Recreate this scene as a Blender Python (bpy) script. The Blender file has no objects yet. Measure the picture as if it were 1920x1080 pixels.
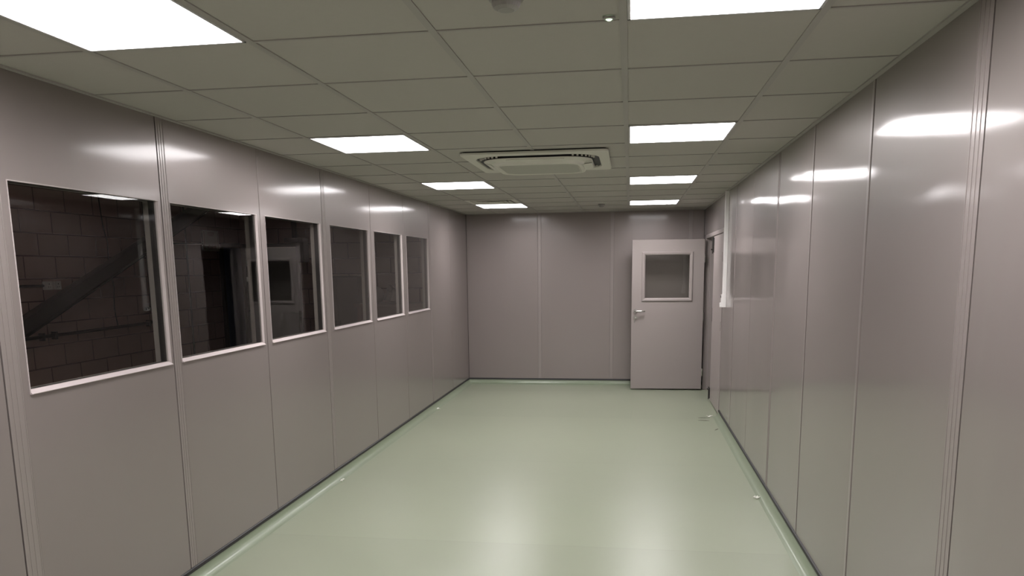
import bpy, bmesh, math, random
from mathutils import Vector, Matrix
random.seed(4)
S = bpy.context.scene
COL = S.collection

# ------------------------------------------------------------------ camera, world, exposure
EYE = 1.605
FPX, PPX, PPY = 1462.08, 958.83, 745.48
cam_d = bpy.data.cameras.new('camera')
cam = bpy.data.objects.new('camera', cam_d)
COL.objects.link(cam)
cam_d.sensor_width = 36.0
cam_d.lens = FPX / 1920 * 36.0
cam_d.shift_x = (960 - PPX) / 1920
cam_d.shift_y = (PPY - 540) / 1920
cam_d.clip_start = 0.05
fw = Vector((-0.14840195, 0.97530433, -0.16357974)).normalized()
rt = Vector((0.98884317, 0.14850062, -0.01169437)).normalized()
dn = Vector((0.01288612, -0.16349018, -0.9864608)).normalized()
cam.matrix_world = Matrix(((rt.x, -dn.x, -fw.x, 2.2438), (rt.y, -dn.y, -fw.y, 0.0), (rt.z, -dn.z, -fw.z, EYE), (0, 0, 0, 1)))
S.camera = cam
w = bpy.data.worlds.new('world'); S.world = w
w.use_nodes = True
w.node_tree.nodes['Background'].inputs[0].default_value = (0.5, 0.5, 0.5, 1)
w.node_tree.nodes['Background'].inputs[1].default_value = 0.0
S.view_settings.view_transform = 'Standard'
S.view_settings.look = 'None'
S.view_settings.gamma = 1.0
S.view_settings.use_curve_mapping = False
S.view_settings.exposure = 0.0
LAMP = 35.5                       # brightness of every ceiling panel
LAMP_COL = (1.0, 0.965, 0.975)
S.cycles.max_bounces = 10
S.cycles.diffuse_bounces = 6
S.cycles.glossy_bounces = 5
S.cycles.transparent_max_bounces = 16
S.cycles.sample_clamp_indirect = 6.0

# ------------------------------------------------------------------ room sizes
W, D, H, Y0 = 3.208, 10.78, 2.34, -3.0
HALLX, HALLY, HALLH = -3.7, 11.5, 3.3
XS = [0.433, 1.015, 1.6226, 2.2136, 2.7973]      # ceiling grid lines along the room
ROW0 = 2.538                                      # ceiling grid rows, 0.6 m apart

# ------------------------------------------------------------------ materials
def nodes(m): return m.node_tree.nodes, m.node_tree.links
def mat(name, col, rough=0.5, metal=0.0, spec=0.5, bump=0.0, bscale=200.0, emit=None, estr=0.0, wave=0.0, wscale=1.3, var=0.0, vscale=3.0, coat=0.0, crough=0.12):
    m = bpy.data.materials.new(name); m.use_nodes = True
    n, l = nodes(m); b = n['Principled BSDF']
    b.inputs['Base Color'].default_value = (*col, 1)
    b.inputs['Roughness'].default_value = rough
    b.inputs['Metallic'].default_value = metal
    b.inputs['Specular IOR Level'].default_value = spec
    b.inputs['Coat Weight'].default_value = coat
    b.inputs['Coat Roughness'].default_value = crough
    if emit:
        b.inputs['Emission Color'].default_value = (*emit, 1)
        b.inputs['Emission Strength'].default_value = estr
    tc = n.new('ShaderNodeTexCoord')
    last = None
    def addb(scale, dist, strength, detail=3):
        nonlocal last
        t = n.new('ShaderNodeTexNoise'); t.inputs['Scale'].default_value = scale; t.inputs['Detail'].default_value = detail
        l.new(tc.outputs['Object'], t.inputs['Vector'])
        bp = n.new('ShaderNodeBump'); bp.inputs['Distance'].default_value = dist; bp.inputs['Strength'].default_value = strength
        l.new(t.outputs['Fac'], bp.inputs['Height'])
        if last: l.new(last.outputs['Normal'], bp.inputs['Normal'])
        last = bp
    if wave: addb(wscale, wave, 1.0, 0)
    if bump: addb(bscale, 0.001, bump)
    if last:
        l.new(last.outputs['Normal'], b.inputs['Normal']); l.new(last.outputs['Normal'], b.inputs['Coat Normal'])
    if var:
        t = n.new('ShaderNodeTexNoise'); t.inputs['Scale'].default_value = vscale; t.inputs['Detail'].default_value = 4
        l.new(tc.outputs['Object'], t.inputs['Vector'])
        mx = n.new('ShaderNodeMix'); mx.data_type = 'RGBA'
        mx.inputs[6].default_value = (*[c * (1 - var) for c in col], 1)
        mx.inputs[7].default_value = (*[min(1, c * (1 + var)) for c in col], 1)
        l.new(t.outputs['Fac'], mx.inputs[0]); l.new(mx.outputs[2], b.inputs['Base Color'])
    return m

M = {}
PANEL = (0.262, 0.224, 0.215)
M['panel'] = mat('panel_coated_steel', PANEL, 0.42, metal=0.45, spec=0.35, wave=0.0026, wscale=1.6, bump=0.04, bscale=450, coat=0.6, crough=0.12)
M['panel_r'] = mat('panel_coated_steel_wavy', PANEL, 0.42, metal=0.45, spec=0.35, wave=0.0085, wscale=2.0, bump=0.05, bscale=450, coat=0.8, crough=0.09)
M['strip'] = mat('joint_strip_steel', (0.29, 0.25, 0.24), 0.4, metal=0.4, coat=0.5)
M['frame'] = mat('frame_paint', (0.29, 0.25, 0.24), 0.3, spec=0.5)
M['bead'] = mat('glazing_bead', (0.47, 0.41, 0.405), 0.28, spec=0.5)
M['core'] = mat('panel_core', (0.02, 0.02, 0.02), 0.8)
M['black'] = mat('black_sealant', (0.012, 0.011, 0.012), 0.5)
M['tile'] = mat('ceiling_tile', (0.465, 0.44, 0.415), 0.85, spec=0.15, bump=0.35, bscale=260, var=0.02, vscale=40)
M['tee'] = mat('ceiling_tee', (0.38, 0.355, 0.34), 0.5, spec=0.3)
M['white'] = mat('white_plastic', (0.86, 0.83, 0.82), 0.4)
M['acwhite'] = mat('ac_plastic', (0.66, 0.64, 0.58), 0.45)
M['acgrille'] = mat('ac_grille', (0.42, 0.41, 0.37), 0.6, bump=0.8, bscale=150)
M['chrome'] = mat('satin_chrome', (0.55, 0.54, 0.52), 0.25, metal=1.0)
M['darkmetal'] = mat('dark_metal', (0.05, 0.048, 0.045), 0.4, metal=0.6)
M['leaf'] = mat('door_leaf_paint', (0.29, 0.25, 0.24), 0.32, spec=0.5, bump=0.05, bscale=300)
M['cove'] = mat('green_vinyl_cove', (0.19, 0.225, 0.155), 0.28, spec=0.5)
M['lamp'] = mat('led_diffuser', (0.9, 0.9, 0.9), 0.5, emit=LAMP_COL, estr=LAMP)
def lens_emission(m, power=0.4):
    # prismatic lens: the panel throws most of its light straight down
    n, l = nodes(m); b = n['Principled BSDF']
    g = n.new('ShaderNodeNewGeometry'); d = n.new('ShaderNodeVectorMath'); d.operation = 'DOT_PRODUCT'
    l.new(g.outputs['Incoming'], d.inputs[0]); l.new(g.outputs['Normal'], d.inputs[1])
    a = n.new('ShaderNodeMath'); a.operation = 'ABSOLUTE'; l.new(d.outputs['Value'], a.inputs[0])
    p = n.new('ShaderNodeMath'); p.operation = 'POWER'; p.inputs[1].default_value = power; l.new(a.outputs[0], p.inputs[0])
    k = n.new('ShaderNodeMath'); k.operation = 'MULTIPLY'; k.inputs[1].default_value = LAMP; l.new(p.outputs[0], k.inputs[0])
    l.new(k.outputs[0], b.inputs['Emission Strength'])
lens_emission(M['lamp'])
M['lamprim'] = mat('lamp_rim', (0.6, 0.58, 0.6), 0.4)
M['green_led'] = mat('green_led', (0.4, 0.8, 0.4), 0.4, emit=(0.75, 1.0, 0.7), estr=1.6)
M['detector'] = mat('detector_plastic', (0.30, 0.28, 0.27), 0.45)
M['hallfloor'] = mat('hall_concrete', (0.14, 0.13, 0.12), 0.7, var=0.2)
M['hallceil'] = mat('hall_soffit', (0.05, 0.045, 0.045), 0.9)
M['steelbrace'] = mat('painted_steel_brace', (0.012, 0.010, 0.010), 0.8, spec=0.2)
M['pipe'] = mat('dark_pipe', (0.02, 0.015, 0.014), 0.5)
M['cable'] = mat('black_cable', (0.02, 0.018, 0.018), 0.6)
M['bluedoor'] = mat('blue_door_paint', (0.045, 0.065, 0.13), 0.5)
M['darkdoor'] = mat('dark_door_reflection_tint', (0.09, 0.10, 0.09), 0.5)  # grey-green tone is the open leaf's reflection, put into the base colour
M['sign'] = mat('sign_plate', (0.62, 0.60, 0.55), 0.6)
M['signgreen'] = mat('sign_dark_green', (0.03, 0.07, 0.055), 0.5)
M['signred'] = mat('sign_lettering_maroon', (0.22, 0.08, 0.08), 0.6)
M['paper'] = mat('paper', (0.65, 0.62, 0.6), 0.8)
M['socket'] = mat('socket_plastic', (0.8, 0.76, 0.74), 0.5)
M['bag'] = mat('pale_bag', (0.5, 0.47, 0.42), 0.6, bump=0.6, bscale=30)
M['cloth'] = mat('dark_cloth', (0.05, 0.045, 0.045), 0.9, bump=0.5, bscale=30)
M['bench'] = mat('reddish_wood', (0.16, 0.09, 0.075), 0.6, var=0.2, vscale=8)
M['cupboard'] = mat('dark_cupboard', (0.10, 0.075, 0.07), 0.5)
M['scrap'] = mat('pale_sealant', (0.75, 0.74, 0.68), 0.5)
M['shaving'] = mat('dark_shaving', (0.16, 0.15, 0.12), 0.6)

def glass_mat():
    m = bpy.data.materials.new('clear_glass'); m.use_nodes = True
    n, l = nodes(m); n.remove(n['Principled BSDF']); out = n['Material Output']
    tr = n.new('ShaderNodeBsdfTransparent'); tr.inputs[0].default_value = (0.9, 0.91, 0.89, 1)
    gl = n.new('ShaderNodeBsdfGlossy'); gl.inputs['Roughness'].default_value = 0.0
    geo = n.new('ShaderNodeNewGeometry')
    dot = n.new('ShaderNodeVectorMath'); dot.operation = 'DOT_PRODUCT'
    l.new(geo.outputs['Incoming'], dot.inputs[0]); l.new(geo.outputs['Normal'], dot.inputs[1])
    def math_(op, a, b=None, bv=None):
        k = n.new('ShaderNodeMath'); k.operation = op
        if isinstance(a, (int, float)): k.inputs[0].default_value = a
        else: l.new(a, k.inputs[0])
        if b is not None: l.new(b, k.inputs[1])
        if bv is not None: k.inputs[1].default_value = bv
        return k.outputs[0]
    c = math_('ABSOLUTE', dot.outputs['Value'])
    f = math_('POWER', math_('SUBTRACT', 1.0, c), bv=5.0)
    f = math_('ADD', math_('MULTIPLY', f, bv=0.97), bv=0.031)
    mx = n.new('ShaderNodeMixShader')
    l.new(f, mx.inputs[0]); l.new(tr.outputs[0], mx.inputs[1]); l.new(gl.outputs[0], mx.inputs[2])
    l.new(mx.outputs[0], out.inputs['Surface'])
    return m
M['glass'] = glass_mat()

def floor_mat():
    m = mat('green_vinyl_floor', (0.40, 0.44, 0.325), 0.3, spec=0.5, bump=0.12, bscale=700)
    n, l = nodes(m); b = n['Principled BSDF']
    tc = n.new('ShaderNodeTexCoord')
    sep = n.new('ShaderNodeSeparateXYZ'); l.new(tc.outputs['Object'], sep.inputs[0])
    # sheets two metres wide laid across the room, each roll a touch different, with welded seams
    def mth(op, a, v):
        k = n.new('ShaderNodeMath'); k.operation = op; l.new(a, k.inputs[0])
        if isinstance(v, (int, float)): k.inputs[1].default_value = v
        else: l.new(v, k.inputs[1])
        return k.outputs[0]
    t = mth('DIVIDE', mth('SUBTRACT', sep.outputs['Y'], 0.38), 1.985)
    sheet = mth('FLOOR', t, 0)
    wn = n.new('ShaderNodeTexWhiteNoise'); wn.noise_dimensions = '1D'; l.new(sheet, wn.inputs['W'])
    fr = mth('FRACT', t, 0)
    seam = mth('LESS_THAN', fr, 0.0022)
    sp = n.new('ShaderNodeTexNoise'); sp.inputs['Scale'].default_value = 420; sp.inputs['Detail'].default_value = 2
    l.new(tc.outputs['Object'], sp.inputs['Vector'])
    big = n.new('ShaderNodeTexNoise'); big.inputs['Scale'].default_value = 1.2; big.inputs['Detail'].default_value = 3
    l.new(tc.outputs['Object'], big.inputs['Vector'])
    v = mth('ADD', mth('MULTIPLY', wn.outputs['Value'], 0.06), mth('MULTIPLY', sp.outputs['Fac'], 0.22))
    v = mth('ADD', v, mth('MULTIPLY', big.outputs['Fac'], 0.08))
    v = mth('SUBTRACT', mth('ADD', v, 0.81), mth('MULTIPLY', seam, 0.16))
    hv = n.new('ShaderNodeHueSaturation'); hv.inputs['Color'].default_value = (0.245, 0.27, 0.195, 1)
    l.new(v, hv.inputs['Value']); l.new(hv.outputs[0], b.inputs['Base Color'])
    return m
M['floor'] = floor_mat()

def block_mat(axis):
    m = mat('pink_blockwork_' + axis, (0.3, 0.2, 0.19), 0.85, spec=0.2)
    n, l = nodes(m); b = n['Principled BSDF']
    tc = n.new('ShaderNodeTexCoord')
    sep = n.new('ShaderNodeSeparateXYZ'); l.new(tc.outputs['Object'], sep.inputs[0])
    cmb = n.new('ShaderNodeCombineXYZ')
    l.new(sep.outputs['Y' if axis == 'y' else 'X'], cmb.inputs[0])
    ad = n.new('ShaderNodeMath'); ad.operation = 'ADD'; ad.inputs[1].default_value = 0.04
    l.new(sep.outputs['Z'], ad.inputs[0]); l.new(ad.outputs[0], cmb.inputs[1])
    br = n.new('ShaderNodeTexBrick'); l.new(cmb.outputs[0], br.inputs['Vector'])
    br.inputs['Scale'].default_value = 1.0
    br.inputs['Brick Width'].default_value = 0.44; br.inputs['Row Height'].default_value = 0.228
    br.inputs['Mortar Size'].default_value = 0.008; br.inputs['Mortar Smooth'].default_value = 0.3
    br.inputs['Color1'].default_value = (0.42, 0.275, 0.25, 1); br.inputs['Color2'].default_value = (0.38, 0.26, 0.235, 1)
    br.inputs['Mortar'].default_value = (0.15, 0.09, 0.088, 1)
    l.new(br.outputs['Color'], b.inputs['Base Color'])
    bp = n.new('ShaderNodeBump'); bp.inputs['Distance'].default_value = 0.006; bp.invert = True
    l.new(br.outputs['Fac'], bp.inputs['Height']); l.new(bp.outputs['Normal'], b.inputs['Normal'])
    return m
M['block_y'] = block_mat('y'); M['block_x'] = block_mat('x')

# ------------------------------------------------------------------ mesh helpers
def bm_box(bm, x0, x1, y0, y1, z0, z1, bev=0.0):
    if x0 > x1: x0, x1 = x1, x0
    if y0 > y1: y0, y1 = y1, y0
    if z0 > z1: z0, z1 = z1, z0
    vs = [bm.verts.new((x, y, z)) for x in (x0, x1) for y in (y0, y1) for z in (z0, z1)]
    fs = [bm.faces.new([vs[i] for i in f]) for f in ((0, 1, 3, 2), (4, 6, 7, 5), (0, 4, 5, 1), (2, 3, 7, 6), (0, 2, 6, 4), (1, 5, 7, 3))]
    if bev > 0:
        es = list({e for f in fs for e in f.edges})
        bmesh.ops.bevel(bm, geom=es, offset=bev, segments=2, affect='EDGES', profile=0.6)
def bm_tube(bm, pts, r, seg=12, caps=True):
    pts = [Vector(p) for p in pts]; rings = []
    for i, p in enumerate(pts):
        d = (pts[min(i + 1, len(pts) - 1)] - pts[max(i - 1, 0)]).normalized()
        up = Vector((0, 0, 1)) if abs(d.z) < 0.9 else Vector((1, 0, 0))
        a = d.cross(up).normalized(); b = d.cross(a).normalized()
        rr = r[i] if isinstance(r, (list, tuple)) else r
        rings.append([bm.verts.new(p + (a * math.cos(t) + b * math.sin(t)) * rr) for t in [2 * math.pi * k / seg for k in range(seg)]])
    for q in range(len(rings) - 1):
        for k in range(seg):
            bm.faces.new((rings[q][k], rings[q][(k + 1) % seg], rings[q + 1][(k + 1) % seg], rings[q + 1][k]))
    if caps:
        bm.faces.new(rings[0]); bm.faces.new(rings[-1][::-1])
def rrect(hx, hy, r, n=8):
    out = []
    for cx, cy, a0 in ((hx - r, hy - r, 0), (-hx + r, hy - r, 90), (-hx + r, -hy + r, 180), (hx - r, -hy + r, 270)):
        for k in range(n + 1):
            a = math.radians(a0 + 90 * k / n); out.append((cx + r * math.cos(a), cy + r * math.sin(a)))
    return out
def bm_loft(bm, loops, cap0=False, cap1=False):
    rs = [[bm.verts.new(p) for p in lp] for lp in loops]
    for a, b in zip(rs, rs[1:]):
        for k in range(len(a)):
            bm.faces.new((a[k], a[(k + 1) % len(a)], b[(k + 1) % len(b)], b[k]))
    if cap0: bm.faces.new(rs[0])
    if cap1: bm.faces.new(rs[-1][::-1])
def obj(name, bm, m, parent=None, smooth=False, loc=None):
    bmesh.ops.recalc_face_normals(bm, faces=bm.faces)
    me = bpy.data.meshes.new(name); bm.to_mesh(me); bm.free()
    me.materials.append(m)
    if smooth:
        for p in me.polygons: p.use_smooth = True
        me.set_sharp_from_angle(angle=math.radians(38))
    o = bpy.data.objects.new(name, me); COL.objects.link(o)
    if parent: o.parent = parent
    if loc: o.location = loc
    return o
def boxo(name, x0, x1, y0, y1, z0, z1, m, parent=None, bev=0.0):
    bm = bmesh.new(); bm_box(bm, x0, x1, y0, y1, z0, z1, bev); return obj(name, bm, m, parent)
def boxes(name, lst, m, parent=None, bev=0.0):
    bm = bmesh.new()
    for b in lst: bm_box(bm, *b, bev)
    return obj(name, bm, m, parent)
def empty(name, loc=(0, 0, 0)):
    o = bpy.data.objects.new(name, None); COL.objects.link(o); o.location = loc; o.empty_display_size = 0.1
    return o
def tag(o, label, cat, group=None):
    o['label'] = label; o['category'] = cat
    if group: o['group'] = group
    return o
def struct(o): o['kind'] = 'structure'; return o
def text_part(name, s, size, m, parent, origin, xdir, updir, depth=0.001, align='CENTER'):
    cu = bpy.data.curves.new(name, 'FONT'); cu.body = s; cu.size = size; cu.extrude = depth
    cu.align_x = align; cu.align_y = 'CENTER'; cu.space_character = 1.05
    t = bpy.data.objects.new(name + '_tmp', cu); COL.objects.link(t)
    bpy.context.view_layer.update()
    me = bpy.data.meshes.new_from_object(t.evaluated_get(bpy.context.evaluated_depsgraph_get()))
    bpy.data.objects.remove(t)
    x = Vector(xdir).normalized(); u = Vector(updir).normalized(); nn = x.cross(u)
    me.transform(Matrix(((x.x, u.x, nn.x, origin[0]), (x.y, u.y, nn.y, origin[1]), (x.z, u.z, nn.z, origin[2]), (0, 0, 0, 1))))
    me.materials.clear(); me.materials.append(m)
    o = bpy.data.objects.new(name, me); COL.objects.link(o); o.parent = parent
    return o

# ------------------------------------------------------------------ shell: floor and ceiling
struct(boxo('floor', -0.0, W + 2.6, Y0, D + 0.02, -0.05, 0.0, M['floor']))

ROWS = [ROW0 + 0.6 * j for j in range(-9, 14)]
XE = [0.0] + XS + [W]
YE = [Y0] + [r for r in ROWS if r > Y0 + 0.05] + [D]
LIGHT_CELLS = []
for k in range(-9, 13, 4):
    for (xa, xb) in ((XS[0], XS[1]), (XS[3], XS[4])):
        j = k + 0
        LIGHT_CELLS.append((xa, xb, ROW0 + 0.6 * j, ROW0 + 0.6 * (j + 1)))
LIGHT_CELLS = [(a, b, y, z) for (a, b, y, z) in LIGHT_CELLS]
VENT_CELL = (XS[0], XS[1], ROW0 + 0.6 * 10, ROW0 + 0.6 * 11)
def is_open(x0, x1, y0, y1):
    cx, cy = (x0 + x1) / 2, (y0 + y1) / 2
    for (a, b, c, d) in LIGHT_CELLS + [VENT_CELL]:
        if a < cx < b and c < cy < d: return True
    return False
bm = bmesh.new()
for i in range(len(XE) - 1):
    for j in range(len(YE) - 1):
        if is_open(XE[i], XE[i + 1], YE[j], YE[j + 1]): continue
        bm_box(bm, XE[i] + 0.004, XE[i + 1] - 0.004, YE[j] + 0.004, YE[j + 1] - 0.004, H + 0.003, H + 0.018)
bm_box(bm, -0.06, W + 0.06, Y0, D + 0.06, H + 0.08, H + 0.1)
ceil = struct(obj('ceiling', bm, M['tile']))
bm = bmesh.new()
for x in XS: bm_box(bm, x - 0.012, x + 0.012, Y0, D, H - 0.001, H + 0.028)
for y in YE[1:-1]: bm_box(bm, 0, W, y - 0.007, y + 0.007, H - 0.0005, H + 0.028)
obj('ceiling_grid', bm, M['tee'], ceil)
bm = bmesh.new()
bm_box(bm, 0, 0.022, Y0, D, H - 0.004, H + 0.002); bm_box(bm, W - 0.022, W, Y0, D, H - 0.004, H + 0.002)
bm_box(bm, 0.022, W - 0.022, D - 0.022, D, H - 0.004, H + 0.002)
obj('edge_trim', bm, M['tee'], ceil)

# ------------------------------------------------------------------ ceiling lights
n_in = {2: 'nearest the doorway end wall', 1: 'second from the end wall', 0: 'third from the end wall, beside the air conditioner', -1: 'nearest the viewer at the top of the photo'}
def light(cell, label):
    a, b, c, d = cell
    t = empty('ceiling_light', ((a + b) / 2, (c + d) / 2, H))
    hx, hy = (b - a) / 2 - 0.013, (d - c) / 2 - 0.009
    fr = bmesh.new()
    for (x0, x1, y0, y1) in ((-hx, hx, -hy, -hy + 0.009), (-hx, hx, hy - 0.009, hy), (-hx, -hx + 0.009, -hy, hy), (hx - 0.009, hx, -hy, hy)):
        bm_box(fr, x0, x1, y0, y1, -0.003, 0.02)
    bm_box(fr, -hx, hx, -hy, hy, 0.018, 0.022)
    obj('light_frame', fr, M['lamprim'], t)
    df = bmesh.new(); bm_box(df, -hx + 0.009, hx - 0.009, -hy + 0.009, hy - 0.009, -0.001, 0.01)
    obj('diffuser', df, M['lamp'], t)
    tag(t, label, 'ceiling light', 'recessed square ceiling lights')
LN = {-1: 'cut by the photo top edge', 3: 'second from the viewer', 7: 'third from the viewer', 11: 'farthest, closest to the end wall'}
for j in range(-9, 12, 4):
    y = ROW0 + 0.6 * j
    for side, xa, xb in (('left', XS[0], XS[1]), ('right', XS[3], XS[4])):
        if j in LN:
            lab = 'glowing square ceiling light in the %s row, %s' % (side, LN[j])
        else:
            lab = 'square ceiling light in the %s row, %s the viewpoint' % (side, 'directly over' if j == -5 else 'well behind')
        light((xa, xb, y, y + 0.6), lab)

# ------------------------------------------------------------------ wall panels
def panel_x(name, x, y0, y1, z0, z1, m, parent, hole=None, sgn=1, th=0.02):
    """panel in a plane x=const, front face at x, body going to x - sgn*th"""
    xb = x - sgn * th
    if hole is None:
        bm = bmesh.new(); bm_box(bm, x, xb, y0, y1, z0, z1, 0.0018); return obj(name, bm, m, parent)
    h0, h1, k0, k1 = hole
    bm = bmesh.new()
    ch = 0.0018
    def lp(X, a, b, c, d): return [(X, a, c), (X, b, c), (X, b, d), (X, a, d)]
    xm = x - sgn * ch
    bm_loft(bm, [lp(xb, y0, y1, z0, z1), lp(xm, y0, y1, z0, z1), lp(x, y0 + ch, y1 - ch, z0 + ch, z1 - ch),
                 lp(x, h0, h1, k0, k1), lp(xb, h0, h1, k0, k1), lp(xb, y0, y1, z0, z1)])
    bmesh.ops.remove_doubles(bm, verts=bm.verts, dist=1e-6)
    return obj(name, bm, m, parent)
def strip_x(x, y, sgn, parent, width, zt=H - 0.004, zb=0.08):
    """folded joint strip: flat cover with raised ribs, standing a little proud of the panels"""
    bm = bmesh.new()
    if width > 0.04:
        bm_box(bm, x - sgn * 0.02, x + sgn * 0.0006, y, y + width, zb, zt, 0.0003)
        for q in (0.32, 0.64, 0.97):
            bm_box(bm, x - sgn * 0.001, x + sgn * 0.0022, y + width * q - 0.004, y + width * q, zb, zt, 0.0011)
    else:
        bm_box(bm, x - sgn * 0.02, x + sgn * 0.0028, y, y + width, zb, zt, 0.0018)
    return obj('joint_strip', bm, M['strip'], parent)

WT, WB = H - 0.002, 0.078
SL = [Y0, -1.66, -0.62, 0.42, 1.46, 2.50, 3.576, 4.606, 5.598, 6.687, 7.708, 8.706, 9.761, D]
SLW = {2.50: 0.078, 3.576: 0.06, 5.598: 0.06, 8.706: 0.06, 0.42: 0.06, -1.66: 0.06}
WZ0, WZ1 = 1.157, 1.945
WINS = [(2.50, 2.615, 3.55), (3.576, 3.642, 4.56), (4.606, 4.665, 5.555), (5.598, 5.735, 6.63), (6.687, 6.772, 7.638), (7.708, 7.79, 8.66)]
wl_bm = bmesh.new()
bm_box(wl_bm, -0.058, -0.021, Y0, WINS[0][1], 0, H + 0.1)
for i, (_, a, b) in enumerate(WINS):
    nb = WINS[i + 1][1] if i < 5 else D + 0.06
    bm_box(wl_bm, -0.058, -0.021, a, b, 0, WZ0); bm_box(wl_bm, -0.058, -0.021, a, b, WZ1, H + 0.1)
    bm_box(wl_bm, -0.058, -0.021, b, nb, 0, H + 0.1)
wall_l = struct(obj('wall_left', wl_bm, M['core']))
G = 0.0032
for i in range(len(SL) - 1):
    a, b = SL[i], SL[i + 1]
    wdt = SLW.get(a, 0)
    if wdt: strip_x(0, a + G, 1, wall_l, wdt)
    hole = None
    for (s, c, d) in WINS:
        if s == a: hole = (c, d, WZ0, WZ1)
    panel_x('wall_panel', 0, a + G + (wdt + 0.001 if wdt else 0), b - G, WB, WT, M['panel'], wall_l, hole)

TILT = {1: (-0.17, -0.05), 2: (-0.16, -0.12), 3: (-0.08, -0.3), 4: (0.0, 0.1), 5: (0.0, -0.1), 6: (0.0, 0.1)}
def window(k, a, b, label=None):
    t = empty('window_%d' % k, (0, (a + b) / 2, WZ0)); struct(t)
    y0, y1, z0, z1 = a - (a + b) / 2, b - (a + b) / 2, 0.0, WZ1 - WZ0
    def ring(bm, secs):
        loops = []
        for (x, ins, insz) in secs:
            top = min(ins, 0.003)
            loops.append([(x, y0 + ins, z0 + insz), (x, y1 - ins, z0 + insz), (x, y1 - ins, z1 - top), (x, y0 + ins, z1 - top)])
        bm_loft(bm, loops)
    bm = bmesh.new(); ring(bm, [(-0.02, 0.0, 0.0), (0.003, 0.0, 0.0), (0.003, 0.003, 0.003), (-0.006, 0.011, 0.011), (-0.018, 0.011, 0.011)])
    obj('glazing_bead', bm, M['bead'], t)
    sill = bmesh.new()
    prof = [(-0.02, -0.004), (0.010, -0.004), (0.0115, -0.001), (-0.009, 0.014), (-0.02, 0.014)]
    l0 = [(x, y0 + 0.001, z) for x, z in prof]; l1 = [(x, y1 - 0.001, z) for x, z in prof]
    bm_loft(sill, [l0, l1], True, True)
    obj('window_sill', sill, M['bead'], t)
    bm = bmesh.new(); ring(bm, [(-0.016, 0.0, 0.0), (-0.016, 0.013, 0.013), (-0.046, 0.013, 0.013), (-0.046, 0.0, 0.0)])
    obj('black_spacer', bm, M['black'], t)
    bm = bmesh.new(); ring(bm, [(-0.046, 0.0, 0.0), (-0.046, 0.010, 0.010), (-0.075, 0.010, 0.010), (-0.075, -0.02, -0.02), (-0.059, -0.02, -0.02)])
    obj('window_frame', bm, M['frame'], t)
    bm = bmesh.new(); bm_box(bm, -0.002, 0.002, y0 + 0.003, y1 - 0.003, -(z1 - z0) / 2 + 0.003, (z1 - z0) / 2 - 0.001)
    gp = obj('glass_pane', bm, M['glass'], t); gp.location = (-0.0115, 0, (z0 + z1) / 2)
    ty, tz = TILT[k]; gp.rotation_euler = (0, math.radians(ty), math.radians(tz))   # each pane sits a hair out of true
for k, (_, a, b) in enumerate(WINS): window(k + 1, a, b)

# right wall
SR = [Y0, -1.72, -0.68, 0.36, 1.39, 2.417, 3.468, 4.500, 5.477, 6.559, 7.5816, 8.494]
SRW = {2.417: 0.09, 3.468: 0.028, 5.477: 0.05, 7.5816: 0.02, 4.5: 0.016, 0.36: 0.05, -1.72: 0.05}
DOOR_A, DOOR_M, DOOR_B, DOOR_Z = 8.56, 9.50, 10.40, 1.948
bm = bmesh.new()
bm_box(bm, W + 0.021, W + 0.06, Y0, 8.494, 0, H + 0.1)
bm_box(bm, W + 0.021, W + 0.06, 8.494, D + 0.06, DOOR_Z + 0.05, H + 0.1)
bm_box(bm, W + 0.021, W + 0.06, DOOR_B + 0.05, D + 0.06, 0, H + 0.1)
wall_r = struct(obj('wall_right', bm, M['core']))
for i in range(len(SR) - 1):
    a, b = SR[i], SR[i + 1]; wdt = SRW.get(a, 0)
    if wdt: strip_x(W, a + G, -1, wall_r, wdt)
    panel_x('wall_panel', W, a + G + (wdt + 0.001 if wdt else 0), b - G, WB, WT, M['panel_r'], wall_r, sgn=-1)
panel_x('wall_panel', W, 8.494 + G, D - 0.002, DOOR_Z + 0.05, WT, M['panel_r'], wall_r, sgn=-1)
panel_x('wall_panel', W, DOOR_B + 0.05, D - 0.002, WB, DOOR_Z + 0.048, M['panel_r'], wall_r, sgn=-1)

# back wall and the wall behind the viewer
def back_wall(name, y, sgn, seams, parent_x0=0.0):
    bm = bmesh.new(); bm_box(bm, -0.06, W + 0.06, y + sgn * 0.021, y + sgn * 0.06, 0, H + 0.1)
    wobj = struct(obj(name, bm, M['core']))
    xs = [0.003] + seams + [W - 0.003]
    for i in range(len(xs) - 1):
        bm = bmesh.new(); bm_box(bm, xs[i] + (0.024 if i else 0.0), xs[i + 1] - 0.024 if i < len(xs) - 2 else xs[i + 1], y, y + sgn * 0.02, WB, WT, 0.0012)
        obj('wall_panel', bm, M['panel'], wobj)
    for x in seams:
        bm = bmesh.new(); bm_box(bm, x - 0.0235, x + 0.0235, y + sgn * 0.02, y - sgn * 0.0006, WB, WT, 0.0003)
        for q in (-0.02, 0.02): bm_box(bm, x + q - 0.003, x + q + 0.003, y + sgn * 0.002, y - sgn * 0.003, WB, WT, 0.0012)
        obj('joint_strip', bm, M['strip'], wobj)
    return wobj
back_wall('wall_back', D, 1, [1.014, 2.001, 3.030])
back_wall('wall_front', Y0, -1, [1.07, 2.14])

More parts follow.
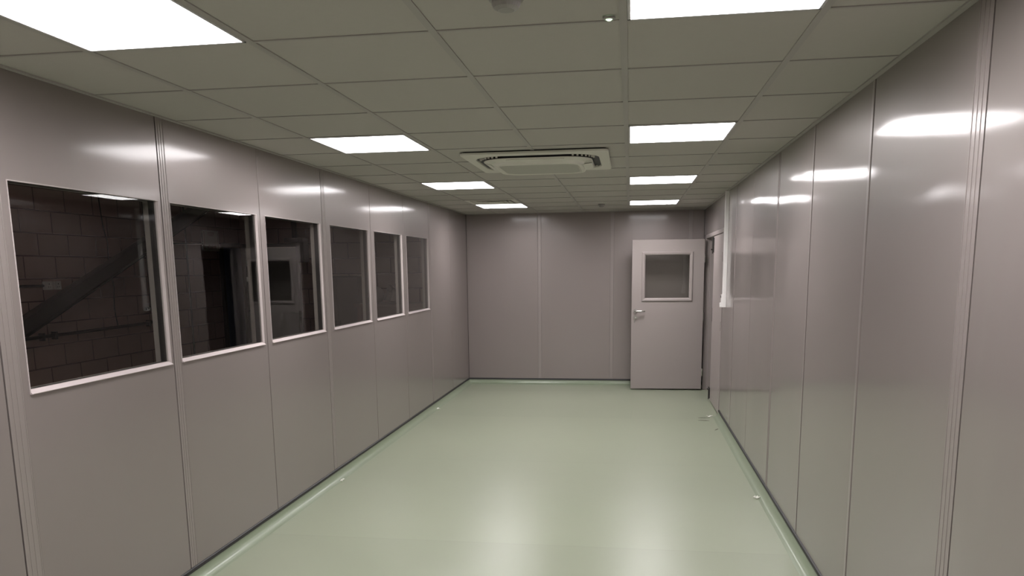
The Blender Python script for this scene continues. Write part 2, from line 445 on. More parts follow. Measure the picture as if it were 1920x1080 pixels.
# cove skirtings with black capping strips
def cove_profile(n=7):
    R = 0.05
    pts = [(0.0, 0.060), (0.006, 0.060)]
    for k in range(n + 1):
        a = math.radians(90 * k / n)
        pts.append((0.006 + R - R * math.cos(a) if k else 0.006, 0.056 - (R + 0.0045) * math.sin(a)))
    pts += [(0.064, 0.0004), (0.0, 0.0004)]
    return pts
def cove(name, kind, a, b, const):
    """kind 'x+' : against x=const growing to +x, along y from a to b; etc."""
    def P(u, z, s):
        if kind == 'x+': return (const + u, s, z)
        if kind == 'x-': return (const - u, s, z)
        if kind == 'y-': return (s, const - u, z)
        return (s, const + u, z)
    bm = bmesh.new(); pr = cove_profile()
    bm_loft(bm, [[P(u, z, a) for u, z in pr], [P(u, z, b) for u, z in pr]], True, True)
    o = struct(obj(name, bm, M['cove'], smooth=True))
    bm = bmesh.new()
    c = [(-0.018, 0.058), (0.009, 0.058), (0.0095, 0.064), (0.007, 0.074), (0.0, 0.078), (-0.018, 0.078)]
    bm_loft(bm, [[P(u, z, a) for u, z in c], [P(u, z, b) for u, z in c]], True, True)
    obj('capping_strip', bm, M['black'], o)
cove('baseboard_left', 'x+', Y0, D, 0.0)
cove('baseboard_right', 'x-', Y0, 8.494, W)
cove('baseboard_back', 'y-', 0.0, W, D)

# ------------------------------------------------------------------ double door in the right wall
dz = DOOR_Z
fr = boxes('trim_1', [(W - 0.006, W + 0.10, 8.497, DOOR_A - 0.004, 0.0, dz + 0.048), (W - 0.006, W + 0.10, DOOR_B + 0.006, DOOR_B + 0.05, 0.0, dz + 0.048),
                      (W - 0.006, W + 0.10, DOOR_A - 0.004, DOOR_B + 0.006, dz + 0.004, dz + 0.048),
                      (W + 0.05, W + 0.10, DOOR_B - 0.016, DOOR_B + 0.006, 0.0, dz + 0.004), (W + 0.05, W + 0.10, DOOR_A - 0.004, DOOR_A + 0.012, 0.0, dz + 0.004),
                      (W + 0.05, W + 0.10, DOOR_A + 0.012, DOOR_B - 0.016, dz - 0.012, dz + 0.004)], M['frame'], None, 0.0015)
struct(fr)

def leaf_local(name, wd, label_root, glazed=True, handle=True):
    """leaf in local space: hinge axis at x=0, leaf runs to -x, front face towards -y, foot at z=0"""
    t = empty(name)
    struct(t)
    hgt = dz - 0.022; th = 0.04
    bm = bmesh.new()
    hx0, hx1, hz0, hz1 = -wd + 0.165, -0.178, 1.180, 1.735
    def lp(Y, a, b, c, d): return [(a, Y, c), (b, Y, c), (b, Y, d), (a, Y, d)]
    ch = 0.002
    if glazed:
        bm_loft(bm, [lp(0, -wd + ch, -ch, ch, hgt - ch), lp(0, hx0, hx1, hz0, hz1), lp(th, hx0, hx1, hz0, hz1), lp(th, -wd + ch, -ch, ch, hgt - ch),
                     lp(th - ch, -wd, 0, 0, hgt), lp(ch, -wd, 0, 0, hgt), lp(0, -wd + ch, -ch, ch, hgt - ch)])
        bmesh.ops.remove_doubles(bm, verts=bm.verts, dist=1e-6)
    else:
        bm_box(bm, -wd, 0, 0, th, 0, hgt, ch)
    obj('door_leaf', bm, M['leaf'], t)
    if glazed:
        for side, Y in ((-1, 0.0), (1, th)):
            bm = bmesh.new()
            def q(off, ins): return lp(Y + side * off, hx0 - 0.04 + ins, hx1 + 0.04 - ins, hz0 - 0.04 + ins, hz1 + 0.04 - ins)
            bm_loft(bm, [q(0.0, 0.0), q(0.009, 0.003), q(0.014, 0.012), q(0.012, 0.03), q(0.004, 0.041), q(-0.006, 0.046), q(-0.006, 0.03), q(0, 0)])
            bmesh.ops.remove_doubles(bm, verts=bm.verts, dist=1e-6)
            obj('window_bead', bm, M['frame'], t)
        boxo('glass_pane', hx0, hx1, th / 2 - 0.002, th / 2 + 0.002, hz0, hz1, M['glass'], t)
    if handle:
        hx, hz = -wd + 0.05, 1.018
        for side, Y in ((-1, 0.0), (1, th)):
            bm = bmesh.new()
            bm_tube(bm, [(hx, Y, hz), (hx, Y + side * 0.009, hz)], 0.027, 24)
            bm_tube(bm, [(hx, Y, hz), (hx, Y + side * 0.04, hz), (hx + 0.006, Y + side * 0.05, hz), (hx + 0.02, Y + side * 0.054, hz),
                         (hx + 0.07, Y + side * 0.054, hz + 0.002), (hx + 0.105, Y + side * 0.05, hz), (hx + 0.118, Y + side * 0.042, hz)], [0.011, 0.011, 0.011, 0.0105, 0.010, 0.010, 0.009], 14)
            hd = obj('door_handle', bm, M['chrome'], t, smooth=True); hd['label'] = 'satin chrome lever handle'
            bm = bmesh.new(); hz2 = 0.935
            bm_tube(bm, [(hx, Y, hz2), (hx, Y + side * 0.009, hz2)], 0.026, 24)
            bm_tube(bm, [(hx, Y + side * 0.009, hz2), (hx, Y + side * 0.016, hz2)], 0.010, 16)
            if side < 0:
                bm_box(bm, hx - 0.008, hx + 0.008, Y - 0.034, Y - 0.016, hz2 - 0.003, hz2 + 0.003, 0.001)
                bm_box(bm, hx - 0.014, hx - 0.008, Y - 0.036, Y - 0.032, hz2 - 0.065, hz2 - 0.004, 0.001)
            lk = obj('lock_rose', bm, M['chrome'], t, smooth=False); lk['label'] = 'round chrome lock with a key hanging in it'
    for z in (0.22, 0.95, 1.68):
        bm = bmesh.new(); bm_tube(bm, [(0.006, 0.0, z - 0.05), (0.006, 0.0, z + 0.05)], 0.008, 12)
        bm_box(bm, -0.001, 0.001, 0.0, 0.03, z - 0.05, z + 0.05)
        obj('hinge', bm, M['chrome'], t)
    return t
d1 = leaf_local('door_1', 0.912, None)
d1.location = (W - 0.028, DOOR_B - 0.062, 0.018); d1.rotation_euler = (0, 0, math.radians(1.5))
d1['label'] = 'open grey door leaf with a square window and lever handle, swung against the end wall'
d2 = leaf_local('door_2', DOOR_M - DOOR_A - 0.006, None, glazed=False, handle=False)
# closed leaf: front face towards the room (-x): local -x runs to +y
d2.location = (W, DOOR_A, 0.018)
d2.rotation_euler = (0, 0, math.radians(-90))
d2['label'] = 'closed plain grey door leaf in the right wall'
def flush_bolt(z0, z1, up):
    bm = bmesh.new(); s = 1 if up else -1
    L = -(DOOR_M - DOOR_A - 0.006)
    bm_box(bm, L + 0.004, L + 0.026, -0.012, 0.0, z0, z1, 0.002)
    bm_tube(bm, [(L + 0.015, -0.016, z0 - 0.012), (L + 0.015, -0.016, z1 + 0.012)], 0.006, 12)
    zk = (z0 + z1) / 2 + (0.05 if not up else -0.05)
    bm_tube(bm, [(L + 0.015, -0.012, zk), (L + 0.015, -0.036, zk)], 0.009, 12)
    o = obj('surface_bolt', bm, M['darkmetal'], d2); o['label'] = 'dark surface bolt at the leaf edge'
flush_bolt(1.74, 1.91, True); flush_bolt(0.02, 0.15, False)
L2 = -(DOOR_M - DOOR_A - 0.006)
boxo('lock_keep', L2 - 0.0, L2 + 0.014, -0.003, 0.0, 0.94, 1.10, M['darkmetal'], d2, 0.001)

# lobby beyond the doorway
LX = W + 2.5
o = struct(boxo('wall_lobby_back', W + 0.062, LX, 10.78, 10.84, 0.078, H + 0.1, M['panel']))
struct(boxo('wall_lobby_right', LX, LX + 0.06, 7.4, 10.84, 0.0, H + 0.1, M['panel']))
struct(boxo('wall_lobby_front', W + 0.062, LX, 7.34, 7.4, 0.0, H + 0.1, M['panel']))
struct(boxo('ceiling_lobby', W + 0.062, LX + 0.06, 7.34, 10.84, H + 0.1, H + 0.14, M['tile']))
cove('baseboard_lobby', 'y-', W + 0.10, LX, 10.78)

# ------------------------------------------------------------------ cable trunking on the right wall
t = empty('cable_trunking', (W, 8.20, 1.19))
tag(t, 'white vertical cable trunking running down the right wall beside the doorway', 'cable trunking')
boxo('trunking_body', -0.034, 0, -0.02, 0.02, 0.13, H - 1.19 - 0.004, M['white'], t, 0.003)
boxo('trunking_lid', -0.037, -0.034, -0.016, 0.016, 0.13, H - 1.19 - 0.004, M['white'], t, 0.001)
boxo('end_box', -0.048, 0, -0.028, 0.028, 0.0, 0.13, M['white'], t, 0.004)
boxo('side_outlet', -0.060, -0.048, -0.02, 0.02, 0.0, 0.045, M['white'], t, 0.003)
boxo('switch_button', -0.052, -0.048, -0.014, 0.014, 0.095, 0.118, M['darkmetal'], t, 0.001)

# ------------------------------------------------------------------ ceiling cassette air conditioner
ac = empty('ceiling_air_conditioner', (1.625, 5.545, H))
tag(ac, 'square white cassette air conditioner with round-cornered outlet set in the ceiling', 'air conditioner')
def loop(h, r, z, n=8): return [(x, y, z) for x, y in rrect(h, h, r, n)]
bm = bmesh.new()
bm_loft(bm, [loop(0.470, 0.04, -0.005), loop(0.475, 0.04, -0.007), loop(0.475, 0.04, -0.018), loop(0.468, 0.04, -0.022), loop(0.412, 0.2, -0.024), loop(0.408, 0.2, -0.021), loop(0.405, 0.2, 0.0), loop(0.470, 0.04, -0.005)])
bmesh.ops.remove_doubles(bm, verts=bm.verts, dist=1e-6)
obj('outer_panel', bm, M['acwhite'], ac)
bm = bmesh.new(); bm_loft(bm, [loop(0.46, 0.04, -0.008), loop(0.46, 0.04, 0.002)], True, True)
obj('painted_shadow_gap', bm, M['black'], ac)  # black block paints in the shadow line between outer panel and ceiling
bm = bmesh.new(); bm_loft(bm, [loop(0.407, 0.2, -0.0115), loop(0.407, 0.2, -0.013)], True, True)
obj('air_outlet', bm, M['black'], ac)
bm = bmesh.new(); bm_loft(bm, [loop(0.355, 0.18, -0.013), loop(0.355, 0.18, -0.0295)], True, True)
obj('outlet_throat', bm, M['black'], ac)
bm = bmesh.new()
bm_loft(bm, [loop(0.358, 0.18, -0.0295), loop(0.364, 0.18, -0.031), loop(0.360, 0.175, -0.036), loop(0.31, 0.13, -0.046), loop(0.30, 0.12, -0.056), loop(0.296, 0.12, -0.064), loop(0.275, 0.11, -0.067), loop(0.262, 0.10, -0.062)], True, False)
obj('centre_panel', bm, M['acwhite'], ac)
bm = bmesh.new(); bm_loft(bm, [loop(0.262, 0.10, -0.050), loop(0.262, 0.10, -0.062)], False, True)
g = obj('intake_grille', bm, M['acgrille'], ac); g['label'] = 'darker perforated intake grille'
for k in range(4):
    bm = bmesh.new()
    a = [(-0.19, 0.318, -0.0455), (0.19, 0.318, -0.0455), (0.19, 0.352, -0.0385), (-0.19, 0.352, -0.0385)]
    b = [(x, y, z - 0.003) for x, y, z in a]
    bm_loft(bm, [a, b], True, True)
    v = obj('air_vane', bm, M['acwhite'], ac); v.rotation_euler = (0, 0, k * math.pi / 2)
for k in range(4):
    bm = bmesh.new()
    for q in range(7):
        an = math.radians(45 + (q - 3) * 10)
        c = Vector((0.2 + 0.182 * math.cos(an), 0.2 + 0.182 * math.sin(an), -0.026))
        bm_box(bm, c.x - 0.006, c.x + 0.006, c.y - 0.006, c.y + 0.006, -0.0285, -0.014)
    v = obj('corner_fin', bm, M['acwhite'], ac); v.rotation_euler = (0, 0, k * math.pi / 2)
bm = bmesh.new(); bm_loft(bm, [[(0.30, -0.13, -0.053), (0.36, -0.13, -0.046), (0.36, 0.13, -0.046), (0.30, 0.13, -0.053)], [(0.302, -0.128, -0.057), (0.358, -0.128, -0.050), (0.358, 0.128, -0.050), (0.302, 0.128, -0.057)]], True, True)
obj('receiver_cover', bm, M['acwhite'], ac)

# ------------------------------------------------------------------ ceiling vent, detectors
a, b, c, d = VENT_CELL
v = empty('ceiling_vent', ((a + b) / 2, (c + d) / 2, H))
tag(v, 'square louvred ceiling vent next to the farthest left light', 'ceiling vent')
bm = bmesh.new(); h = 0.279
bm_loft(bm, [[(x, y, z) for x, y in rrect(q, q, 0.003, 1)] for q, z in ((h, 0.012), (h, -0.002), (h - 0.05, -0.004), (h - 0.05, 0.012))])
obj('vent_frame', bm, M['acwhite'], v)
bm = bmesh.new()
for q in (0.215, 0.165, 0.115, 0.065):
    bm_loft(bm, [[(x, y, z) for x, y in rrect(p, p, 0.003, 1)] for p, z in ((q, -0.004), (q - 0.028, 0.022), (q - 0.030, 0.022), (q - 0.004, -0.005))])
obj('vent_louvre', bm, M['acwhite'], v)
bm = bmesh.new(); bm_box(bm, -h, h, -h, h, 0.045, 0.05)
obj('vent_plenum', bm, M['black'], v)

def dome(name, x, y, r, hgt, m, label, cat, ring=True):
    t = empty(name, (x, y, H)); tag(t, label, cat)
    bm = bmesh.new()
    def circ(rr, z): return [(rr * math.cos(2 * math.pi * k / 28), rr * math.sin(2 * math.pi * k / 28), z) for k in range(28)]
    bm_loft(bm, [circ(r, 0.0), circ(r, -hgt * 0.25), circ(r * 0.94, -hgt * 0.35)], True, True)
    obj('base_plate', bm, m, t)
    bm = bmesh.new()
    bm_loft(bm, [circ(r * 0.80, -hgt * 0.35), circ(r * 0.80, -hgt * 0.6), circ(r * 0.7, -hgt * 0.85), circ(r * 0.45, -hgt)], True, True)
    obj('sensor_dome', bm, m, t)
    return t
dome('smoke_detector', 1.90, 2.25, 0.05, 0.04, M['detector'], 'grey smoke detector cut by the top edge of the photo', 'smoke detector')
dome('smoke_detector', 1.90, 9.53, 0.04, 0.035, M['detector'], 'small grey ceiling detector near the end wall', 'smoke detector')
t = empty('emergency_light', (2.172, 2.50, H))
tag(t, 'tiny round emergency light glowing greenish white beside the nearest right ceiling light', 'emergency light')
def circ(rr, z, n=24): return [(rr * math.cos(2 * math.pi * k / n), rr * math.sin(2 * math.pi * k / n), z) for k in range(n)]
bm = bmesh.new(); bm_loft(bm, [circ(0.019, 0.0), circ(0.019, -0.004), circ(0.012, -0.006), circ(0.010, -0.002)], True, False); obj('light_bezel', bm, M['detector'], t)
bm = bmesh.new(); bm_loft(bm, [circ(0.0105, 0.0), circ(0.0095, -0.006), circ(0.005, -0.009)], True, True); obj('light_lens', bm, M['green_led'], t)

# ------------------------------------------------------------------ scraps on the floor
def scrap(x, y, z, s, m, label, group=None, flat=False, rz=0.0):
    t = empty('sealant_scrap' if not flat else 'vinyl_shaving', (x, y, z)); t.rotation_euler = (0, 0, rz)
    bm = bmesh.new()
    if flat:
        pts = [(-s, 0, 0.0015), (-s * 0.4, s * 0.08, 0.003), (s * 0.3, -s * 0.05, 0.004), (s, s * 0.06, 0.0015)]
        bm_tube(bm, pts, [0.001, 0.0028, 0.003, 0.001], 6)
    else:
        for k in range(5):
            an = random.uniform(0, 6.28); l = s * random.uniform(0.5, 1.0)
            bm_tube(bm, [(0, 0, 0.004), (l * 0.5 * math.cos(an), l * 0.5 * math.sin(an), 0.006 + s * 0.35 * random.random()), (l * math.cos(an), l * math.sin(an), 0.004 + s * 0.5 * random.random())], [0.006, 0.005, 0.002], 6)
    o = obj('tmp', bm, m)
    o.name = t.name if False else ('sealant_scrap' if not flat else 'vinyl_shaving')
    o.location = t.location; o.rotation_euler = t.rotation_euler
    bpy.data.objects.remove(t)
    tag(o, label, 'floor scrap', group)
scrap(0.068, 5.556, 0.002, 0.035, M['scrap'], 'pale scrap of sealant by the left skirting, the nearer of two')
scrap(0.068, 8.661, 0.002, 0.03, M['scrap'], 'pale scrap of sealant by the left skirting, the farther of two')
scrap(3.135, 5.433, 0.002, 0.035, M['scrap'], 'pale scrap of sealant by the right skirting')
scrap(3.10, 8.44, 0.002, 0.045, M['scrap'], 'pale crumpled scrap of sealant at the foot of the door frame')
scrap(3.04, 8.40, 0.0, 0.06, M['shaving'], 'dark floor shaving left of the crumpled scrap, the farther of two', flat=True, rz=0.1)
scrap(3.03, 8.26, 0.0, 0.06, M['shaving'], 'dark floor shaving left of the crumpled scrap, the nearer of two', flat=True, rz=-0.2)
scrap(3.115, 7.80, 0.0, 0.05, M['shaving'], 'thin dark shaving lying diagonally by the right skirting', flat=True, rz=1.1)

# ------------------------------------------------------------------ dim hall seen through the windows
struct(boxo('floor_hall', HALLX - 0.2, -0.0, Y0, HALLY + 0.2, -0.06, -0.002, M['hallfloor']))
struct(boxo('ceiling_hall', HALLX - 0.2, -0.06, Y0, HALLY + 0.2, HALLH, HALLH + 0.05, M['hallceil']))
struct(boxo('wall_hall_left', HALLX - 0.2, HALLX, Y0, HALLY + 0.2, 0, HALLH, M['block_y']))
struct(boxo('wall_hall_end', HALLX, -0.06, HALLY, HALLY + 0.2, 0, HALLH, M['block_x']))
struct(boxo('wall_hall_front', HALLX, -0.06, Y0 - 0.2, Y0, 0, HALLH, M['block_x']))
struct(boxo('wall_hall_right', -0.06, -0.0, D + 0.06, HALLY, 0, HALLH, M['block_y']))
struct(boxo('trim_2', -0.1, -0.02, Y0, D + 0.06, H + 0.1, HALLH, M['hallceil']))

# added fill light under the hall roof, unseen, to brighten the block wall
t = empty('fill_light', (-1.3, 4.6, HALLH)); tag(t, 'added unseen fill light under the roof of the hall beyond the windows', 'ceiling light')
boxo('fill_body', -0.06, 0.06, -0.6, 0.6, -0.05, 0, M['white'], t, 0.004)
M['hall_fill'] = mat('hall_fill_glow', (0.8, 0.8, 0.8), 0.5, emit=(1.0, 0.84, 0.80), estr=46.0)
bm = bmesh.new(); bm_tube(bm, [(0, -0.57, -0.075), (0, 0.57, -0.075)], 0.02, 12); obj('fill_tube', bm, M['hall_fill'], t, smooth=True)

# diagonal brace, rolled steel section
p0, p1 = Vector((HALLX + 0.17, 6.7, 1.08)), Vector((HALLX + 0.17, 10.4, 2.57))
dr = (p1 - p0).normalized(); up = Vector((1, 0, 0)).cross(dr).normalized()
if up.z < 0: up = -up
bm = bmesh.new()
def bar(bm, o0, o1, cx, cu, wx, wu):
    ls = []
    for p in (o0, o1):
        ls.append([p + Vector((cx + sx * wx / 2, 0, 0)) + up * (cu + su * wu / 2) for sx, su in ((-1, -1), (1, -1), (1, 1), (-1, 1))])
    bm_loft(bm, ls, True, True)
bar(bm, p0, p1, 0, 0, 0.012, 0.15); bar(bm, p0, p1, 0, 0.075, 0.10, 0.012); bar(bm, p0, p1, 0, -0.075, 0.10, 0.012)
tag(obj('steel_brace', bm, M['steelbrace']), 'dark diagonal steel brace across the block wall beyond the first window', 'steel brace')

def pipe_thing(name, pts, r, m, label, cat, extra=None):
    t = empty(name, pts[0]); o = Vector(pts[0])
    bm = bmesh.new(); bm_tube(bm, [Vector(p) - o for p in pts], r, 12); obj('pipe_run' if cat == 'pipe' else 'cable_run', bm, m, t, smooth=True)
    tag(t, label, cat)
    return t, o
PX = HALLX + 0.06
t, o = pipe_thing('wall_pipe', [(PX, 5.2, 0.955), (PX, 8.93, 0.99), (PX, 8.99, 1.0), (PX, 9.01, 1.03), (PX, 9.01, 1.13)], 0.018, M['pipe'], 'dark pipe running level along the block wall below the brace', 'pipe')
for y in (7.10, 7.28, 8.9):
    bm = bmesh.new(); z = 0.955 + (y - 5.2) / 3.73 * 0.035
    bm_box(bm, -0.03, 0.03, y - 0.012 - o.y, y + 0.012 - o.y, z - 0.04 - o.z, z + 0.04 - o.z, 0.003)
    bm_box(bm, -0.06, -0.03, y - 0.006 - o.y, y + 0.006 - o.y, z - 0.01 - o.z, z + 0.01 - o.z)
    obj('pipe_clip', bm, M['darkmetal'], t)
t, o = pipe_thing('wall_pipe', [(PX + 0.01, 8.99, 1.15), (PX + 0.01, 8.99, 2.2), (PX + 0.01, 8.97, HALLH)], 0.026, M['pipe'], 'dark upright pipe rising from the valve on the block wall', 'pipe')
vt = empty('pipe_valve', (PX, 9.01, 1.13)); tag(vt, 'dark pipe valve with handwheel where the level and upright pipes meet', 'valve')
bm = bmesh.new(); bm_tube(bm, [(0, 0, -0.01), (0, 0, 0.03), (0, 0, 0.05), (0, 0, 0.09)], [0.03, 0.04, 0.04, 0.03], 14); bm_tube(bm, [(0, -0.02, 0.04), (0, -0.16, 0.03)], 0.014, 10); bm_tube(bm, [(0, -0.10, 0.033), (0, -0.14, 0.031)], 0.026, 10)
obj('valve_body', bm, M['pipe'], vt)
bm = bmesh.new(); bm_tube(bm, [(0, 0, 0.0), (0.0, 0.10, -0.01)], 0.02, 10)
for k in range(16):
    a0, a1 = 2 * math.pi * k / 16, 2 * math.pi * (k + 1) / 16
    bm_tube(bm, [(0.045 * math.cos(a0), 0.11, 0.045 * math.sin(a0) - 0.01), (0.045 * math.cos(a1), 0.11, 0.045 * math.sin(a1) - 0.01)], 0.008, 6)
for k in range(2): bm_box(bm, -0.04 if k else -0.005, 0.04 if k else 0.005, 0.107, 0.113, -0.015 if k else -0.05, -0.005 if k else 0.03)
obj('handwheel', bm, M['pipe'], vt)

cab = [(HALLX + 0.01, 8.22, HALLH), (HALLX + 0.01, 8.24, 2.5), (HALLX + 0.012, 8.27, 2.15), (HALLX + 0.01, 8.33, 1.95), (HALLX + 0.012, 8.31, 1.7), (HALLX + 0.01, 8.37, 1.45), (HALLX + 0.01, 8.34, 1.2), (HALLX + 0.02, 8.36, 1.0)]
bm = bmesh.new(); bm_tube(bm, cab, 0.006, 8); tag(obj('hanging_cable', bm, M['cable'], smooth=True), 'thin black cable hanging crookedly down the block wall to the pipe', 'cable')

def socket(y):
    t = empty('wall_socket', (HALLX, y, 1.485))
    boxo('back_box', 0, 0.035, -0.043, 0.043, -0.043, 0.043, M['socket'], t, 0.004)
    boxo('socket_plate', 0.035, 0.044, -0.043, 0.043, -0.043, 0.043, M['socket'], t, 0.003)
    for q in ((-0.005, 0.005, 0.010, 0.022), (-0.018, -0.008, -0.018, -0.012), (0.008, 0.018, -0.018, -0.012)):
        boxo('pin_hole', 0.044, 0.0455, *q, M['black'], t)
    return t
tag(socket(7.30), 'single white wall socket on the block wall, nearer the dark cable', 'socket', 'pair of wall sockets')
tag(socket(7.43), 'single white wall socket on the block wall, right one of the pair', 'socket', 'pair of wall sockets')
bm = bmesh.new(); bm_tube(bm, [(HALLX + 0.015, 5.0, 1.485), (HALLX + 0.015, 7.255, 1.485)], 0.012, 8)
tag(obj('supply_conduit', bm, M['cable'], smooth=True), 'dark conduit leading from the left into the pair of wall sockets', 'conduit')

t = empty('switch_box', (HALLX, 9.20, 1.08)); tag(t, 'white switch box with a dark panel under white conduit on the block wall', 'switch box')
bm = bmesh.new()
bm_box(bm, 0, 0.05, -0.075, -0.04, 0, 0.17, 0.003); bm_box(bm, 0, 0.05, -0.04, 0.075, 0, 0.055, 0.003); obj('box_body', bm, M['socket'], t)
boxo('dark_panel', 0, 0.04, -0.04, 0.075, 0.055, 0.17, M['cupboard'], t, 0.002)
boxo('white_conduit', 0, 0.03, -0.012, 0.022, 0.17, HALLH - 1.08, M['socket'], t, 0.002)
bm = bmesh.new(); bm_tube(bm, [(HALLX + 0.02, 9.94, 0), (HALLX + 0.02, 9.94, HALLH)], 0.012, 8)
tag(obj('downpipe', bm, M['cable'], smooth=True), 'thin dark upright conduit on the block wall beyond the second window', 'conduit')
bm = bmesh.new(); bm_tube(bm, [(HALLX + 0.03, 9.4, 1.97), (HALLX + 0.03, 11.4, 2.02)], 0.010, 8)
tag(obj('level_conduit', bm, M['cable'], smooth=True), 'thin dark level conduit running behind the notice board to the blue door', 'conduit')

# notice on the block wall
t = empty('wall_notice', (HALLX, 10.56, 2.04)); tag(t, 'white notice with maroon border and lettering on the block wall', 'sign')
boxo('notice_board', 0.034, 0.040, -0.21, 0.21, -0.145, 0.145, M['sign'], t, 0.001)
for q in (-0.19, 0.16): boxo('fixing_batten', 0, 0.034, q, q + 0.03, -0.14, 0.14, M['cable'], t)
for q in (-0.190, 0.180): boxo('border_line', 0.040, 0.0412, q, q + 0.01, -0.125, 0.125, M['signred'], t)
text_part('lettering', 'KEEP', 0.075, M['signred'], t, (0.0405, 0, 0.092), (0, 1, 0), (0, 0, 1))
text_part('lettering', 'CLEAR', 0.075, M['signred'], t, (0.0405, 0.02, -0.092), (0, 1, 0), (0, 0, 1))

# doors out of the hall
t = empty('door_3', (HALLX, 10.88, 0)); struct(t); t['label'] = 'dark blue door in the block wall beyond the second window'
boxo('door_leaf', 0.004, 0.03, 0.0, 0.54, 0.01, 1.96, M['bluedoor'], t, 0.003)
boxes('door_frame', [(0, 0.045, -0.06, -0.005, 0, 2.02), (0, 0.045, 0.545, 0.60, 0, 2.02), (0, 0.045, -0.06, 0.60, 1.965, 2.02)], M['cable'], t)
t = empty('door_4', (-3.64, HALLY, 0)); struct(t); t['label'] = 'dark fire exit door in the hall end wall'
boxo('door_leaf', 0.02, 0.84, -0.03, -0.004, 0.01, 1.96, M['darkdoor'], t, 0.003)
boxes('door_frame', [(-0.03, 0.015, -0.045, 0, 0, 2.02), (0.845, 0.89, -0.045, 0, 0, 2.02), (-0.03, 0.89, -0.045, 0, 1.965, 2.02)], M['cable'], t)
bm = bmesh.new(); bm_tube(bm, [(0.04, -0.03, 1.0), (0.04, -0.07, 1.0), (0.08, -0.075, 1.0), (0.12, -0.06, 0.96)], 0.010, 10); obj('door_handle', bm, M['chrome'], t, smooth=True)
t = empty('fire_exit_sign', (-3.5, HALLY - 0.031, 1.74)); tag(t, 'dark green fire exit sign with white border and lettering on the far dark door', 'sign')
boxo('sign_plate', -0.12, 0.12, -0.004, 0, -0.065, 0.065, M['signgreen'], t)
boxes('border_lines', [(-0.112, 0.112, -0.0055, -0.004, 0.052, 0.058), (-0.112, 0.112, -0.0055, -0.004, -0.058, -0.052), (-0.112, -0.107, -0.0055, -0.004, -0.058, 0.058), (0.107, 0.112, -0.0055, -0.004, -0.058, 0.058)], M['sign'], t)
text_part('lettering', 'FIRE EXIT', 0.047, M['sign'], t, (0, -0.0045, 0.012), (1, 0, 0), (0, 0, 1))
text_part('lettering', 'KEEP CLEAR', 0.022, M['sign'], t, (0, -0.0045, -0.036), (1, 0, 0), (0, 0, 1))
t = empty('paper_notice', (-3.54, HALLY - 0.031, 1.51)); tag(t, 'white paper notice with a red mark below the fire exit sign', 'notice')
boxo('sheet', -0.055, 0.055, -0.003, 0, -0.095, 0.095, M['paper'], t)
boxes('red_mark', [(0.012, 0.03, -0.004, -0.003, -0.055, -0.02), (0.005, 0.037, -0.004, -0.003, -0.045, -0.032)], M['signred'], t)
tag(boxo('wall_label', -3.632, -3.602, HALLY - 0.034, HALLY - 0.031, 1.45, 1.52, M['paper']), 'small blank pale square stuck left of the paper notice', 'label')
tag(boxo('paper_strip', -3.53, -3.50, HALLY - 0.034, HALLY - 0.031, 1.15, 1.41, M['paper']), 'narrow pale strip hanging below the paper notice', 'paper')

# services and stored goods at the end of the hall
t = empty('extract_duct', (-2.75, HALLY, 2.03)); tag(t, 'dark metal duct box with an upright pipe on the hall end wall', 'duct')
boxo('duct_hood', -0.14, 0.15, -0.22, 0, 0.0, 0.06, M['darkmetal'], t, 0.006)
boxo('duct_drop', 0.05, 0.15, -0.20, 0, -0.30, 0.0, M['darkmetal'], t, 0.004)
bm = bmesh.new(); bm_tube(bm, [(-0.02, -0.11, 0.06), (-0.02, -0.11, HALLH - 2.03)], 0.04, 14); obj('upright_pipe', bm, M['darkmetal'], t, smooth=True)
t = empty('storage_cupboard', (-1.98, 11.2, 0)); tag(t, 'dark storage cupboard standing in the hall beyond the fourth window', 'cupboard')
boxo('cupboard_body', -0.31, 0.31, -0.2, 0.22, 0.04, 1.50, M['cupboard'], t, 0.006)
boxo('cupboard_top', -0.32, 0.32, -0.215, 0.23, 1.50, 1.52, M['cupboard'], t, 0.003)
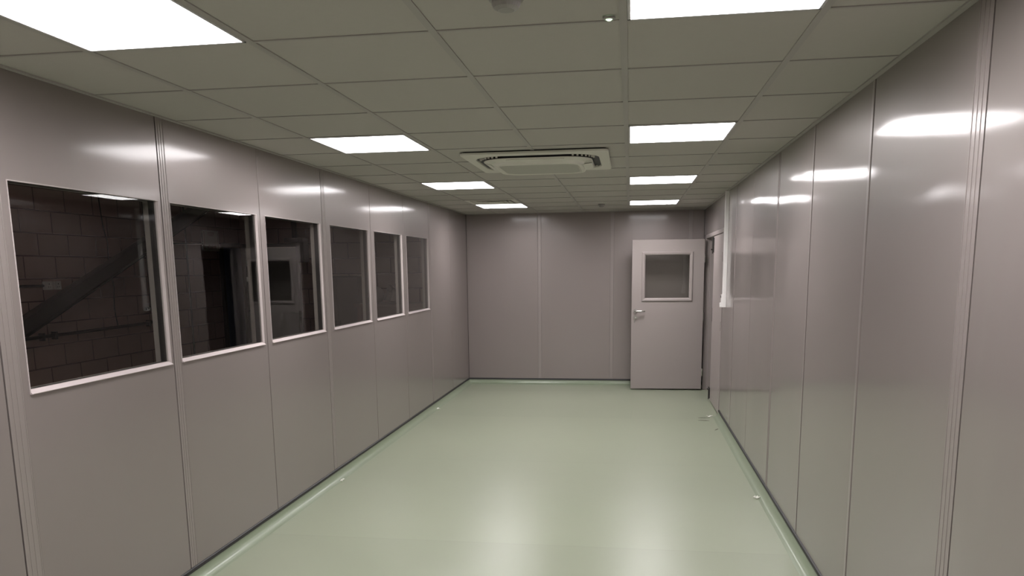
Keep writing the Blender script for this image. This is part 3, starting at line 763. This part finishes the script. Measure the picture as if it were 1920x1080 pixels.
for s in (-1, 1):
    dd = boxo('cupboard_door', 0.003 * s, 0.305 * s, -0.218, -0.202, 0.06, 1.49, M['cupboard'], t, 0.003)
    bm = bmesh.new(); bm_tube(bm, [(0.03 * s, -0.235, 0.75), (0.03 * s, -0.235, 0.88)], 0.006, 8); bm_box(bm, 0.03 * s - 0.005, 0.03 * s + 0.005, -0.235, -0.217, 0.76, 0.77); bm_box(bm, 0.03 * s - 0.005, 0.03 * s + 0.005, -0.235, -0.217, 0.86, 0.87)
    obj('pull_handle', bm, M['darkmetal'], dd)
boxo('plinth', -0.29, 0.29, -0.18, 0.2, 0, 0.04, M['black'], t)
t = empty('work_bench', (-0.98, 11.0, 0)); tag(t, 'tall reddish wooden bench in the hall beyond the fifth and sixth windows', 'bench')
boxo('bench_top', -0.66, 0.80, -0.3, 0.4, 1.08, 1.13, M['bench'], t, 0.006)
for x in (-0.62, 0.70):
    for y in (-0.27, 0.31): boxo('bench_leg', x, x + 0.07, y, y + 0.07, 0, 1.08, M['bench'], t, 0.004)
boxo('bench_rail', -0.55, 0.70, -0.26, -0.23, 0.85, 1.08, M['bench'], t, 0.003)
boxo('bench_shelf', -0.62, 0.77, -0.24, 0.35, 0.3, 0.33, M['bench'], t, 0.003)
bm = bmesh.new(); bmesh.ops.create_uvsphere(bm, u_segments=28, v_segments=18, radius=0.13)
for vtx in bm.verts:
    n_ = 1 + 0.05 * math.sin(7 * math.atan2(vtx.co.y, vtx.co.x)) * (0.4 + abs(vtx.co.z) * 5)
    vtx.co.x *= n_; vtx.co.y *= n_; vtx.co.z = max(vtx.co.z * 1.0, -0.115)
t = empty('tied_bag', (-1.40, 10.95, 1.13 + 0.115)); tag(t, 'pale rounded tied bag on the hall bench', 'bag')
obj('bag_body', bm, M['bag'], t, smooth=True)
bm = bmesh.new(); bm_tube(bm, [(0, 0, 0.115), (0.0, 0, 0.14), (-0.02, 0.01, 0.19)], [0.03, 0.014, 0.028], 10); obj('bag_neck', bm, M['bag'], t, smooth=True)
bm = bmesh.new()
for k in range(9):
    an = k * 0.7; x = 0.14 * math.cos(an) * (k / 9); y = 0.08 * math.sin(an)
    bm_tube(bm, [(x, y, 0.02), (x + 0.02, y, 0.14), (x + 0.05 * math.cos(k * 2.1), y, 0.22 + 0.05 * math.sin(k * 1.7))], [0.10, 0.07, 0.012], 10)
o = obj('cloth_bundle', bm, M['cloth'], smooth=True); o.location = (-1.10, 10.98, 1.14); tag(o, 'dark bundled heap beside the pale bag on the hall bench', 'bundle')
